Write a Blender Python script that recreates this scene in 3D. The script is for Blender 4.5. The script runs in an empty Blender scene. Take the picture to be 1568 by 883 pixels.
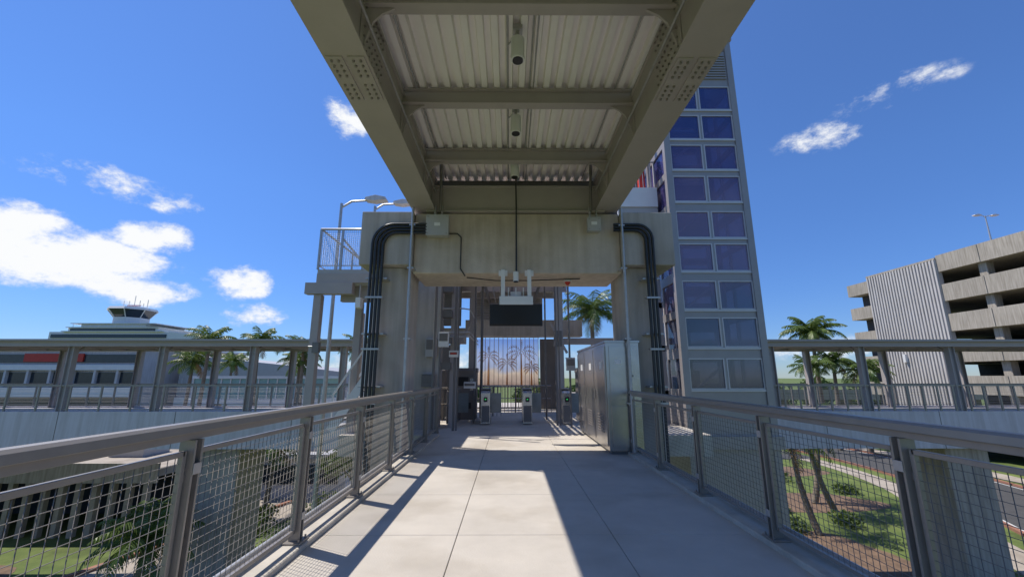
import bpy, math, random
from mathutils import Vector, Matrix
R = random.Random(7)
scene = bpy.context.scene

# ------------------------------------------------------------------ materials
def mat(name, c, rough=0.6, metal=0.0, var=0.12, scale=3.0, bump=0.0, bscale=40.0, streak=0.0, c2=None, spec=None, blotch=0.0):
    m = bpy.data.materials.new(name); m.use_nodes = True
    nt = m.node_tree; N = nt.nodes; L = nt.links
    b = N["Principled BSDF"]
    b.inputs["Roughness"].default_value = rough
    b.inputs["Metallic"].default_value = metal
    if spec is not None: b.inputs["Specular IOR Level"].default_value = spec
    tc = N.new("ShaderNodeTexCoord")
    n1 = N.new("ShaderNodeTexNoise"); n1.inputs["Scale"].default_value = scale
    n1.inputs["Detail"].default_value = 8; n1.inputs["Roughness"].default_value = 0.65
    L.new(tc.outputs["Object"], n1.inputs["Vector"])
    ramp = N.new("ShaderNodeValToRGB")
    ramp.color_ramp.elements[0].position = 0.3; ramp.color_ramp.elements[1].position = 0.7
    if c2 is None:
        lo = [x*(1-var) for x in c]; hi = [min(1, x*(1+var)) for x in c]
    else: lo, hi = c, c2
    ramp.color_ramp.elements[0].color = (*lo, 1); ramp.color_ramp.elements[1].color = (*hi, 1)
    L.new(n1.outputs["Fac"], ramp.inputs["Fac"])
    out = ramp.outputs["Color"]
    def mult(out, scl, sc3, p0, p1, k):
        mp = N.new("ShaderNodeMapping"); mp.inputs["Scale"].default_value = sc3
        L.new(tc.outputs["Object"], mp.inputs["Vector"])
        n2 = N.new("ShaderNodeTexNoise"); n2.inputs["Scale"].default_value = scl; n2.inputs["Detail"].default_value = 6
        L.new(mp.outputs["Vector"], n2.inputs["Vector"])
        r2 = N.new("ShaderNodeValToRGB")
        r2.color_ramp.elements[0].position = p0; r2.color_ramp.elements[1].position = p1
        r2.color_ramp.elements[0].color = (k, k*0.98, k*0.95, 1); r2.color_ramp.elements[1].color = (1, 1, 1, 1)
        L.new(n2.outputs["Fac"], r2.inputs["Fac"])
        mx = N.new("ShaderNodeMix"); mx.data_type = 'RGBA'; mx.blend_type = 'MULTIPLY'; mx.inputs[0].default_value = 1
        L.new(out, mx.inputs[6]); L.new(r2.outputs["Color"], mx.inputs[7]); return mx.outputs[2]
    if streak > 0: out = mult(out, 1.6, (5,5,0.35), .35, .62, 1-streak)
    if blotch > 0: out = mult(out, 0.9, (1,1,1), .36, .5, 1-blotch)
    L.new(out, b.inputs["Base Color"])
    if bump > 0:
        n3 = N.new("ShaderNodeTexNoise"); n3.inputs["Scale"].default_value = bscale; n3.inputs["Detail"].default_value = 5
        L.new(tc.outputs["Object"], n3.inputs["Vector"])
        bp = N.new("ShaderNodeBump"); bp.inputs["Strength"].default_value = bump; bp.inputs["Distance"].default_value = 0.02
        L.new(n3.outputs["Fac"], bp.inputs["Height"]); L.new(bp.outputs["Normal"], b.inputs["Normal"])
    return m

M = {}
M['floor'] = mat('floor_concrete', (0.53,0.485,0.42), 0.8, var=0.10, scale=1.3, bump=0.12, bscale=60, blotch=0.14)
M['joint'] = mat('joint_filler', (0.16,0.15,0.13), 0.9)
M['kerb'] = mat('kerb_concrete', (0.50,0.46,0.39), 0.85, var=0.15, scale=4, bump=0.2, blotch=.2)
M['conc'] = mat('weathered_concrete', (0.55,0.475,0.40), 0.85, var=0.12, scale=1.6, bump=0.25, bscale=30, streak=0.14, blotch=.12)
M['conc2'] = mat('grey_concrete', (0.48,0.435,0.395), 0.85, var=0.12, scale=0.8, bump=0.2, streak=0.18, blotch=.12)
M['steel'] = mat('painted_steel', (0.40,0.355,0.335), 0.5, var=0.06, scale=2.0, bump=0.04)
M['steel_d'] = mat('dark_painted_steel', (0.17,0.155,0.145), 0.5, var=0.1)
M['bolt'] = mat('bolt_steel', (0.27,0.245,0.22), 0.45, metal=0.3)
M['deck'] = mat('corrugated_deck', (0.90,0.85,0.81), 0.5, var=0.04, scale=1.0)
M['galv'] = mat('galvanised_steel', (0.46,0.45,0.44), 0.42, metal=0.55, var=0.12, scale=9)
M['rail'] = mat('railing_paint', (0.30,0.27,0.235), 0.36, metal=0.3, var=0.08, scale=6)
M['mesh'] = mat('wire_mesh', (0.21,0.19,0.165), 0.45, metal=0.3, var=0.1)
M['ss'] = mat('stainless_steel', (0.47,0.44,0.41), 0.27, metal=0.85, var=0.1, scale=5, bump=0.08, bscale=5)
M['black'] = mat('black_conduit', (0.022,0.022,0.024), 0.4, var=0.2)
M['screen'] = mat('black_screen', (0.01,0.01,0.012), 0.35, var=0.1)
M['white'] = mat('white_paint', (0.74,0.73,0.71), 0.5, var=0.05, scale=2)
M['offw'] = mat('pale_wall_paint', (0.6,0.57,0.58), 0.7, var=0.07, scale=0.7, streak=0.15)
M['grey'] = mat('grey_panel', (0.42,0.41,0.40), 0.5, var=0.06)
M['tower'] = mat('tower_aluminium', (0.35,0.32,0.305), 0.4, metal=0.2, var=0.06, scale=2)
M['sash'] = mat('window_sash', (0.60,0.57,0.55), 0.4, metal=0.2, var=0.05)
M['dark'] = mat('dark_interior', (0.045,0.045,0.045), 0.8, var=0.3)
M['red'] = mat('red_paint', (0.5,0.035,0.02), 0.5)
M['sign'] = mat('sign_red', (0.55,0.05,0.03), 0.5)
M['asph'] = mat('asphalt', (0.065,0.065,0.065), 0.9, var=0.2, scale=2, bump=0.2)
M['paint'] = mat('road_paint', (0.6,0.6,0.58), 0.7, var=0.15, scale=8)
M['redkerb'] = mat('red_kerb', (0.30,0.14,0.09), 0.8, var=0.2)
M['grass'] = mat('grass', (0.06,0.10,0.018), 0.95, scale=0.5, c2=(0.17,0.21,0.05), bump=0.6, bscale=12, blotch=.25)
M['mulch'] = mat('mulch', (0.17,0.11,0.07), 0.95, var=0.35, scale=3, bump=0.5, bscale=15)
M['plaza'] = mat('pale_paving', (0.38,0.33,0.27), 0.9, var=0.12, scale=1, blotch=.2)
M['trunk'] = mat('palm_bark', (0.19,0.155,0.115), 0.95, var=0.3, scale=6, bump=0.6, bscale=18)
M['leaf'] = mat('palm_leaf', (0.06,0.115,0.018), 0.45, scale=1.2, c2=(0.16,0.22,0.045))
M['leafd'] = mat('dry_palm_leaf', (0.16,0.10,0.045), 0.7, scale=2, c2=(0.30,0.18,0.08))
M['bush'] = mat('shrub_leaf', (0.045,0.085,0.015), 0.6, scale=1.5, c2=(0.13,0.18,0.04))
M['slat'] = mat('bronze_slats', (0.36,0.22,0.15), 0.5, var=0.15)
M['teal'] = mat('teal_glass', (0.22,0.40,0.40), 0.15, var=0.15, scale=0.4)
M['flap'] = mat('gate_flap', (0.25,0.28,0.28), 0.15, var=0.15)
M['win'] = mat('dark_window', (0.03,0.04,0.05), 0.12, var=0.2)
M['ribw'] = mat('ribbed_cladding', (0.58,0.55,0.52), 0.6, var=0.06, scale=0.3, streak=0.15)
M['pconc'] = mat('garage_concrete', (0.42,0.375,0.31), 0.85, var=0.14, scale=0.3, streak=0.3)

def emis(name, c, s):
    m = mat(name, c, 0.4); b = m.node_tree.nodes["Principled BSDF"]
    b.inputs["Emission Color"].default_value = (*c, 1); b.inputs["Emission Strength"].default_value = s
    return m
M['green'] = emis('green_indicator', (0.05,0.7,0.15), 0.5)

def translucent(m, f):
    nt=m.node_tree; N=nt.nodes; L=nt.links; b=N["Principled BSDF"]; o=N["Material Output"]
    src=b.inputs["Base Color"].links[0].from_socket
    t=N.new("ShaderNodeBsdfTranslucent"); L.new(src,t.inputs[0])
    mx=N.new("ShaderNodeMixShader"); mx.inputs[0].default_value=f
    L.new(b.outputs[0],mx.inputs[1]); L.new(t.outputs[0],mx.inputs[2]); L.new(mx.outputs[0],o.inputs[0])
def mural():
    m = mat('mural_print', (0.5,0.4,0.5), 0.6); nt=m.node_tree; N=nt.nodes; L=nt.links; b=N["Principled BSDF"]
    tc=N.new("ShaderNodeTexCoord"); sp=N.new("ShaderNodeSeparateXYZ"); L.new(tc.outputs["Object"],sp.inputs[0])
    mr=N.new("ShaderNodeMapRange"); mr.inputs[1].default_value=0.9; mr.inputs[2].default_value=3.1; L.new(sp.outputs[2],mr.inputs[0])
    nz=N.new("ShaderNodeTexNoise"); nz.inputs["Scale"].default_value=2.2; nz.inputs["Detail"].default_value=6; L.new(tc.outputs["Object"],nz.inputs["Vector"])
    ad=N.new("ShaderNodeMath"); ad.operation='MULTIPLY_ADD'; ad.inputs[1].default_value=.3; L.new(nz.outputs["Fac"],ad.inputs[0])
    sb=N.new("ShaderNodeMath"); sb.operation='SUBTRACT'; sb.inputs[1].default_value=.15; L.new(mr.outputs[0],sb.inputs[0]); L.new(sb.outputs[0],ad.inputs[2])
    r=N.new("ShaderNodeValToRGB"); e=r.color_ramp.elements
    e[0].position=0; e[0].color=(.30,.20,.14,1); e[1].position=1; e[1].color=(.28,.48,.95,1)
    for p,c in ((.15,(.60,.45,.33,1)),(.30,(.85,.68,.48,1)),(.42,(.55,.62,.75,1)),(.6,(.62,.72,.92,1)),(.78,(.42,.60,.95,1))):
        q=e.new(p); q.color=c
    L.new(ad.outputs[0],r.inputs["Fac"]); L.new(r.outputs["Color"],b.inputs["Base Color"])
    translucent(m,.75)
    return m
M['mural']=mural()
M['muralpalm'] = mat('mural_palm_print', (0.32,0.11,0.05), 0.6, scale=3, c2=(0.62,0.30,0.08)); translucent(M['muralpalm'],.5)
translucent(M['leaf'],.3); translucent(M['bush'],.3)

def glass(name):
    m = bpy.data.materials.new(name); m.use_nodes = True
    nt = m.node_tree; N = nt.nodes; L = nt.links
    N.clear()
    o = N.new("ShaderNodeOutputMaterial")
    t = N.new("ShaderNodeBsdfTransparent"); t.inputs[0].default_value = (.80,.79,.86,1)
    d = N.new("ShaderNodeBsdfPrincipled"); d.inputs["Roughness"].default_value = 0.03; d.inputs["IOR"].default_value=2.0
    tc = N.new("ShaderNodeTexCoord"); nz = N.new("ShaderNodeTexNoise"); nz.inputs["Scale"].default_value = 0.7; nz.inputs["Detail"].default_value=1
    L.new(tc.outputs["Object"], nz.inputs["Vector"])
    sp=N.new("ShaderNodeSeparateXYZ"); L.new(tc.outputs["Object"],sp.inputs[0])
    # colour by height: grey low, violet mid, sky reflection painted in blue on top
    a=N.new("ShaderNodeMath"); a.operation='MULTIPLY_ADD'; a.inputs[1].default_value=1/12; a.inputs[2].default_value=-.22; L.new(sp.outputs[2],a.inputs[0])
    c=N.new("ShaderNodeMath"); c.operation='MULTIPLY_ADD'; c.inputs[1].default_value=.44; L.new(nz.outputs["Fac"],c.inputs[0]); L.new(a.outputs[0],c.inputs[2])
    rp=N.new("ShaderNodeValToRGB"); e=rp.color_ramp.elements
    e[0].position=.05; e[0].color=(.12,.13,.16,1); e[1].position=.95; e[1].color=(.04,.08,.34,1)
    for p,cc in ((.22,(.16,.18,.24,1)),(.34,(.30,.22,.30,1)),(.5,(.34,.24,.38,1)),(.66,(.14,.11,.30,1)),(.8,(.07,.09,.32,1))):
        q=e.new(p); q.color=cc
    L.new(c.outputs[0], rp.inputs["Fac"]); L.new(rp.outputs["Color"], d.inputs["Base Color"])
    mx = N.new("ShaderNodeMixShader"); mx.inputs[0].default_value = .5
    L.new(t.outputs[0], mx.inputs[1]); L.new(d.outputs[0], mx.inputs[2]); L.new(mx.outputs[0], o.inputs[0])
    return m
M['glass'] = glass('reflection_tinted_glass')

# ------------------------------------------------------------------ builder
class B:
    def __init__(s): s.v=[]; s.f=[]; s.m=[]; s.sm=[]; s.mats=[]
    def mi(s, k):
        if k not in s.mats: s.mats.append(k)
        return s.mats.index(k)
    def add(s, vs, fs, k, smooth=False):
        o=len(s.v); s.v += [tuple(p) for p in vs]; i=s.mi(k)
        for f in fs:
            s.f.append(tuple(o+a for a in f)); s.m.append(i); s.sm.append(smooth)
    def box(s, x0,x1,y0,y1,z0,z1,k):
        if x0>x1: x0,x1=x1,x0
        if y0>y1: y0,y1=y1,y0
        if z0>z1: z0,z1=z1,z0
        vs=[(x0,y0,z0),(x1,y0,z0),(x1,y1,z0),(x0,y1,z0),(x0,y0,z1),(x1,y0,z1),(x1,y1,z1),(x0,y1,z1)]
        s.add(vs,[(0,3,2,1),(4,5,6,7),(0,1,5,4),(1,2,6,5),(2,3,7,6),(3,0,4,7)],k)
    def bar(s, p0,p1,w,h,k):
        p0=Vector(p0); p1=Vector(p1); d=(p1-p0).normalized()
        up=Vector((0,0,1)) if abs(d.z)<0.95 else Vector((0,1,0))
        a=d.cross(up).normalized(); b=a.cross(d).normalized()
        vs=[]
        for p in (p0,p1):
            for sx,sy in ((-1,-1),(1,-1),(1,1),(-1,1)): vs.append(p+a*(sx*w/2)+b*(sy*h/2))
        s.add(vs,[(0,3,2,1),(4,5,6,7),(0,1,5,4),(1,2,6,5),(2,3,7,6),(3,0,4,7)],k)
    def tube(s, pts, r, k, n=10, r1=None, cap=True):
        pts=[Vector(p) for p in pts]; vs=[]; fs=[]; m=len(pts)
        prev=None
        for i,p in enumerate(pts):
            if i==0: d=pts[1]-p
            elif i==m-1: d=p-pts[i-1]
            else: d=(pts[i+1]-p).normalized()+(p-pts[i-1]).normalized()
            d.normalize()
            if prev is None:
                up=Vector((0,0,1)) if abs(d.z)<0.9 else Vector((0,1,0))
                a=d.cross(up).normalized()
            else: a=(prev-d*prev.dot(d)).normalized()
            prev=a; b=d.cross(a)
            rr=r if r1 is None else r+(r1-r)*i/(m-1)
            for j in range(n):
                t=2*math.pi*j/n; vs.append(p+(a*math.cos(t)+b*math.sin(t))*rr)
        for i in range(m-1):
            for j in range(n):
                fs.append((i*n+j,i*n+(j+1)%n,(i+1)*n+(j+1)%n,(i+1)*n+j))
        s.add(vs,fs,k,True)
        if cap:
            s.add(vs[:n],[tuple(range(n))[::-1]],k); s.add(vs[-n:],[tuple(range(n))],k)
    def prism(s, poly, z0, z1, k):
        n=len(poly); vs=[(x,y,z0) for x,y in poly]+[(x,y,z1) for x,y in poly]
        fs=[tuple(range(n))[::-1], tuple(range(n,2*n))]+[(i,(i+1)%n,n+(i+1)%n,n+i) for i in range(n)]
        s.add(vs,fs,k)
    def prismx(s, poly, x0, x1, k):
        n=len(poly); vs=[(x0,a,b) for a,b in poly]+[(x1,a,b) for a,b in poly]
        fs=[tuple(range(n))[::-1], tuple(range(n,2*n))]+[(i,(i+1)%n,n+(i+1)%n,n+i) for i in range(n)]
        s.add(vs,fs,k)
    def prismy(s, poly, y0, y1, k):
        n=len(poly); vs=[(a,y0,b) for a,b in poly]+[(a,y1,b) for a,b in poly]
        fs=[tuple(range(n)), tuple(range(n,2*n))[::-1]]+[(i,n+i,n+(i+1)%n,(i+1)%n) for i in range(n)]
        s.add(vs,fs,k)
    def obj(s, name, bevel=0, seg=2):
        me=bpy.data.meshes.new(name); me.from_pydata(s.v,[],s.f)
        for k in s.mats: me.materials.append(M[k])
        me.polygons.foreach_set("material_index", s.m); me.polygons.foreach_set("use_smooth", s.sm)
        me.update(); o=bpy.data.objects.new(name, me); scene.collection.objects.link(o)
        if bevel:
            md=o.modifiers.new("bevel",'BEVEL'); md.width=bevel; md.segments=seg; md.limit_method='ANGLE'; md.angle_limit=math.radians(50)
        return o

XL, XR = -1.80, 2.29
GZ = -6.5
# ------------------------------------------------------------------ walkway floor
b=B()
xs=[-1.98,-0.47,0.94,2.45]
ys=[-5.09+1.32*i for i in range(0,13)]
for i in range(3):
    for j in range(len(ys)-1):
        b.box(xs[i]+0.003,xs[i+1]-0.003,ys[j]+0.003,ys[j+1]-0.003,-0.12,0,'floor')
b.obj('walkway_floor',bevel=0.004,seg=1)
b=B()
b.box(-1.98,2.45,-5.1,10.75,-0.45,-0.012,'joint')
b.box(-2.02,-1.984,-5.1,10.7,-0.6,0.03,'kerb'); b.box(2.454,2.49,-5.1,10.7,-0.6,0.03,'kerb')
b.box(-1.983,-1.70,-5.1,10.7,-0.1,0.045,'kerb'); b.box(2.2,2.453,-5.1,10.7,-0.1,0.045,'kerb')
b.obj('walkway_slab',bevel=0.008,seg=1)
b=B()
b.box(-4.2,5.0,10.76,24,-0.5,-0.004,'floor')
b.obj('station_concourse_floor')

# ------------------------------------------------------------------ railings
def railing(x, y0, y1, inn, posts):
    b=B()
    z=1.15; w=0.052; h=0.028
    prof=[(x-w,z-h*0.9),(x-w*0.9,z+h*0.5),(x-w*0.55,z+h),(x+w*0.55,z+h),(x+w*0.9,z+h*0.5),(x+w,z-h*0.9)]
    b.prismy([(p[0],p[1]-0.028) for p in prof], y0, y1, 'rail')
    b.box(x-0.022,x+0.022,y0,y1,1.055,1.094,'rail')
    for y in posts:
        b.box(x-0.045,x+0.045,y-0.034,y-0.020,0.0,1.054,'rail')
        b.box(x-0.045,x+0.045,y+0.020,y+0.034,0.0,1.054,'rail')
        b.box(x-0.014,x+0.014,y-0.019,y+0.019,0.0,1.05,'rail')
        b.box(x-0.075,x+0.075,y-0.085,y+0.085,0.046,0.06,'rail')
        for zz in (0.25,0.9):
            b.tube([(x,y-0.04,zz),(x,y+0.04,zz)],0.012,'bolt',6)
            b.box(x+inn*0.046,x+inn*0.052,y-0.03,y+0.03,zz-0.03,zz+0.03,'galv')
        for sy in (-1,1):
            b.tube([(x+inn*0.055,y+sy*0.06,0.05),(x+inn*0.055,y+sy*0.06,0.085)],0.009,'bolt',6)
    for a,c in zip(posts[:-1],posts[1:]):
        ya=a+0.06; yc=c-0.06; z0=0.14; z1=0.985
        for (p,q) in (((x,ya,z0),(x,yc,z0)),((x,ya,z1),(x,yc,z1))):
            b.bar(p,q,0.028,0.028,'rail')
        for yy in (ya,yc): b.bar((x,yy,z0-0.014),(x,yy,z1+0.014),0.028,0.028,'rail')
        for yy,s in ((ya,-1),(yc,1)):
            for zz in (0.3,0.85): b.box(x-0.008,x+0.008,yy,yy+s*0.045,zz-0.02,zz+0.02,'rail')
        n=int((yc-ya)/0.05)
        for i in range(1,n):
            y=ya+(yc-ya)*i/n
            b.tube([(x+0.002,y,z0),(x+0.002,y,z1)],0.0028,'mesh',4,cap=False)
        m=17
        for i in range(1,m):
            zz=z0+(z1-z0)*i/m
            b.tube([(x-0.003,ya,zz),(x-0.003,yc,zz)],0.0028,'mesh',4,cap=False)
    b.tube([(x-inn*0.12,y0,0.10),(x-inn*0.12,y1,0.10)],0.03,'galv',12)
    return b.obj('mesh_railing',bevel=0.003,seg=1)
pL=[1.13+1.37*i-2.74 for i in range(10)]
railing(XL,-1.6,10.75,1,pL)
pR=[1.17+1.37*i-2.74 for i in range(8)]
railing(XR,-1.6,8.05,-1,pR)

# ------------------------------------------------------------------ canopy
b=B()
GB=4.80; DK=5.755
for (xo,xi,s) in ((-2.03,-1.55,1),(2.27,1.80,-1)):
    x0,x1=min(xo,xi),max(xo,xi)
    b.box(x0,x1,-6,8.9,GB,GB+0.03,'steel')
    wo=xo+s*0.04; wi=xi-s*0.09
    b.box(wo,wi,-6,8.9,GB+0.031,5.62,'steel')
    b.box(xo,wi+s*0.03,-6,8.9,5.621,5.66,'steel')
    for yc in (4.25,-1.0):
        for k in (0,1):
            xa=x0+0.03+k*(x1-x0)/2; xb=xa+(x1-x0)/2-0.06
            b.box(xa,xb,yc-0.36,yc+0.36,GB-0.016,GB-0.001,'steel')
            for i in range(9):
                if i==4: continue
                for j in range(2):
                    px=xa+(xb-xa)*(0.28+0.44*j); py=yc-0.31+0.62*i/8
                    b.tube([(px,py,GB-0.04),(px,py,GB-0.015)],0.015,'bolt',6)
        xw=wi+s*0.014
        b.box(wi+s*0.001,xw,yc-0.36,yc+0.36,GB+0.12,5.55,'steel')
        for i in range(8):
            for j in range(6):
                py=yc-0.31+0.62*i/7; pz=GB+0.18+0.62*j/5
                b.tube([(xw,py,pz),(xw+s*0.02,py,pz)],0.014,'bolt',6,cap=True)
wl,wr=-1.64,1.89
for y in (-1.2,0.52,2.24,3.96,5.68,7.40):
    b.box(wl,wr,y-0.075,y+0.075,5.48,5.50,'steel')
    b.box(wl,wr,y-0.012,y+0.012,5.501,5.71,'steel')
    b.box(wl,wr,y-0.075,y+0.075,5.711,5.73,'steel')
    for xx,s in ((wl,1),(wr,-1)):
        poly=[(xx,5.475),(xx+s*0.34,5.474),(xx+s*0.20,5.40),(xx+s*0.11,5.30),(xx+s*0.06,5.15),(xx,4.90)]
        if s<0: poly=poly[::-1]
        b.prismy(poly,y-0.015,y+0.015,'steel')
        b.box(xx+s*0.005,xx+s*0.012,y-0.1,y+0.1,5.0,5.45,'steel')
b.box(wl-0.1,wr+0.1,8.22,8.24,4.80,5.32,'steel')
b.box(wl-0.1,wr+0.1,8.14,8.42,4.77,4.799,'steel'); b.box(wl-0.1,wr+0.1,8.14,8.42,5.321,5.35,'steel')
b.box(wl,wr,8.7,8.74,5.2,5.74,'steel_d')
per=0.19; x=-1.95; pts=[]
while x<2.2:
    pts+= [(x,DK),(x+0.085,DK),(x+0.10,DK+0.085),(x+0.175,DK+0.085)]; x+=per
vs=[];fs=[]
for (px,pz) in pts: vs+=[(px,-6,pz),(px,9.1,pz)]
for i in range(len(pts)-1): fs.append((2*i,2*i+1,2*i+3,2*i+2))
b.add(vs,fs,'deck')
b.box(-2.05,2.29,-6,9.12,5.86,5.95,'steel')
for (px,r) in ((-0.03,0.014),(0.30,0.012),(-1.42,0.016),(0.36,0.010),(1.62,0.014)):
    b.tube([(px,-5.5,5.735),(px,8.6,5.735)],r,'galv',8)
for px in (-1.55,1.80):
    b.tube([(px,-5.5,5.2),(px,8.1,5.2)],0.018,'galv',8)
b.obj('walkway_canopy')

for y in (-0.5,4.5,6.1,7.62,2.6):
    b=B(); x=0.10
    b.tube([(x,y,5.28),(x,y,5.58)],0.085,'white',20)
    b.tube([(x,y,5.265),(x,y,5.279)],0.066,'screen',20)
    b.tube([(x,y,5.581),(x,y,5.765)],0.022,'galv',10)
    b.tube([(x,y,5.62),(x,y+0.03,5.66),(x-0.06,y+0.12,5.70),(x-0.13,y+0.25,5.72)],0.009,'galv',6)
    b.box(x-0.06,x+0.06,y-0.06,y+0.06,5.70,5.765,'galv')
    b.obj('canopy_downlight')

# ------------------------------------------------------------------ concrete gantry portal
b=B()
def shaft(xc,yc,hw,hd,z0,z1,k,n=8,c=0.28):
    poly=[]
    for (sx,sy,a0) in ((1,1,0),(-1,1,90),(-1,-1,180),(1,-1,270)):
        for i in range(n+1):
            t=math.radians(a0+90*i/n)
            poly.append((xc+sx*(hw-c)+c*math.cos(t), yc+sy*(hd-c)+c*math.sin(t)))
    b.prism(poly,z0,z1,k)
shaft(-2.47,8.85,0.42,0.55,GZ,3.60,'conc2')
shaft(2.69,8.85,0.40,0.55,GZ,3.60,'conc2')
b.box(-3.04,-1.98,8.08,9.6,3.601,4.74,'conc2')
b.box(2.30,3.36,8.08,9.6,3.601,4.74,'conc2')
b.box(-1.974,2.294,8.22,9.5,3.46,4.755,'conc')
b.obj('concrete_portal_frame',bevel=0.02)

b=B()
def bend(x0,z0,x1,z1,y,r):
    s=1 if x1>x0 else -1; pts=[(x0,y,z0),(x1-s*r,y,z0)]
    for i in range(1,8):
        t=math.pi/2*i/8; pts.append((x1-s*r+s*r*math.sin(t),y,z0-r+r*math.cos(t)))
    pts+=[(x1,y,z0-r),(x1,y,z1)]; return pts
for i in range(4):
    z=4.44-0.062*i
    b.tube(bend(-1.68,z,-2.76+0.072*i,-1.5,8.02,0.42-0.05*i),0.029,'black',12)
for i in range(3):
    z=4.44-0.062*i
    b.tube(bend(2.12,z,2.90-0.072*i,-1.5,8.02,0.30-0.045*i),0.029,'black',12)
for z in (2.9,1.9,0.9):
    b.box(-2.82,-2.48,7.96,8.06,z,z+0.035,'galv'); b.box(2.69,2.96,7.96,8.06,z,z+0.035,'galv')
for z in (3.3,2.2,1.2):
    b.box(-2.86,-2.44,8.05,8.35,z,z+0.03,'galv'); b.box(2.66,3.0,8.05,8.35,z,z+0.03,'galv')
b.obj('black_conduit_run')
b=B()
for px in (-1.97,2.28):
    b.tube([(px,7.98,0.03),(px,7.98,4.78)],0.028,'galv',12)
    for z in (0.9,2.1,3.5,4.4): b.box(px-0.06,px+0.06,7.975,8.22,z,z+0.03,'galv')
b.obj('drain_downpipe')
b=B()
b.tube([(0.13,7.7,5.72),(0.13,8.0,5.3),(0.14,8.1,4.85),(0.14,8.18,4.6),(0.14,8.19,3.5)],0.016,'black',8)
b.tube([(-1.3,8.19,4.3),(-1.08,8.19,4.3),(-1.0,8.19,4.22),(-1.0,8.19,3.55),(-0.9,8.2,3.4)],0.013,'black',8)
b.tube([(-0.9,8.5,3.44),(-0.3,8.6,3.40),(0.4,8.6,3.40),(1.5,8.6,3.44)],0.012,'black',6)
for px in (-1.42,1.68):
    b.tube([(px,7.9,5.70),(px,8.0,5.2),(px,8.05,4.75)],0.03,'steel_d',10)
b.obj('power_cable')
def jbox(x,y,z,w,h,d):
    b=B()
    b.box(x-w/2,x+w/2,y-d,y,z-h/2,z+h/2,'grey'); b.box(x-w/2-.01,x+w/2+.01,y-d-0.02,y-d-0.001,z-h/2-.01,z+h/2+.01,'grey')
    for sx in (-1,1):
        for sz in (-1,1):
            b.tube([(x+sx*(w/2-.03),y-d-.03,z+sz*(h/2-.03)),(x+sx*(w/2-.03),y-d-.019,z+sz*(h/2-.03))],0.01,'bolt',6)
    b.tube([(x-.07,y-d/2,z+h/2),(x-.07,y-d/2,z+h/2+.25)],0.025,'galv',8); b.tube([(x+.07,y-d/2,z+h/2),(x+.07,y-d/2,z+h/2+.25)],0.018,'galv',8)
    b.box(x-.06,x+.06,y-d-.024,y-d-.021,z-.02,z+.05,'white')
    b.obj('junction_box',bevel=0.006)
jbox(-1.47,8.215,4.42,0.44,0.42,0.2)
jbox(1.74,8.215,4.47,0.26,0.28,0.14)

b=B()
b.box(-0.46,0.78,9.9,9.96,2.62,3.12,'screen'); b.box(-0.48,0.80,9.961,10.04,2.60,3.14,'black')
for px in (-.2,.5): b.box(px-.03,px+.03,9.98,10.03,3.141,3.7,'steel_d')
b.obj('hanging_display_screen',bevel=0.01)
b=B()
for px in (-0.13,0.40):
    b.box(px-0.04,px+0.04,8.13,8.215,2.95,3.52,'white'); b.box(px-0.09,px+0.09,8.195,8.218,3.40,3.52,'white')
b.box(-0.20,0.47,8.11,8.129,2.80,2.97,'white')
b.box(-0.19,0.46,8.13,8.42,2.95,2.975,'white')
for px in (-0.02,0.13,0.28): b.tube([(px,8.2,2.976),(px,8.2,3.16)],0.011,'white',8)
b.box(0.02,0.24,8.2,8.4,2.976,3.08,'offw')
b.tube([(0.13,8.14,3.28),(0.13,8.14,3.47)],.055,'white',14); b.tube([(0.13,8.14,3.26),(0.13,8.14,3.279)],.045,'screen',14)
b.obj('wireless_antenna_bracket',bevel=0.006)

# ------------------------------------------------------------------ stainless cabinet
b=B()
b.box(1.86,2.50,8.10,11.4,0.06,2.05,'ss')
b.box(1.84,2.52,8.08,11.42,2.051,2.09,'ss')
b.box(1.90,2.46,8.14,11.36,0.0,0.059,'steel_d')
for (y0,y1) in ((8.16,9.2),(9.26,10.3),(10.36,11.36)):
    b.box(1.836,1.859,y0,y1,0.14,1.98,'ss')
    b.box(1.815,1.835,y1-0.12,y1-0.09,0.95,1.15,'bolt')
    b.box(1.828,1.8355,y0+0.2,y0+0.45,1.55,1.7,'white')
    for i in range(7): b.box(1.826,1.8355,y0+.25,y1-.25,0.35+.05*i,0.372+.05*i,'steel_d')
b.box(1.92,2.44,8.078,8.099,0.9,1.98,'ss')
b.box(1.92,2.44,8.078,8.099,0.14,0.86,'ss')
b.tube([(2.34,8.04,1.42),(2.34,8.08,1.42)],0.02,'bolt',8)
b.box(2.02,2.14,8.072,8.077,1.64,1.72,'white')
b.obj('stainless_equipment_cabinet',bevel=0.008)

# ------------------------------------------------------------------ station entrance structure
b=B()
b.box(-2.75,-2.0,11.9,12.6,-0.5,4.9,'conc2')
b.box(-3.9,-2.9,13.0,13.6,-0.5,6.5,'conc2')
for (px,py) in ((-1.62,12.4),(1.62,13.6),(-1.35,15.5),(1.95,16.0),(-1.7,18.8),(2.2,18.8)):
    b.box(px-0.11,px+0.11,py-0.012,py+0.012,0,5.0,'steel')
    b.box(px-0.11,px+0.11,py-0.12,py-0.10,0,5.0,'steel'); b.box(px-0.11,px+0.11,py+0.10,py+0.12,0,5.0,'steel')
for y in (12.2,13.6,15.0,16.4,17.8):
    b.box(-2.9,2.3,y-0.08,y+0.08,4.75,4.78,'steel'); b.box(-2.9,2.3,y-0.012,y+0.012,4.781,5.0,'steel')
for i in range(22):
    x=-1.4+0.16*i
    b.box(x,x+0.08,12.0,18.6,5.03,5.08,'deck')
b.box(-4.0,-1.5,11.9,18.9,5.10,5.16,'steel'); b.box(-1.499,2.25,16.8,18.9,5.10,5.16,'steel')
b.box(-1.75,1.5,18.65,18.75,3.5,5.09,'offw')
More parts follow.
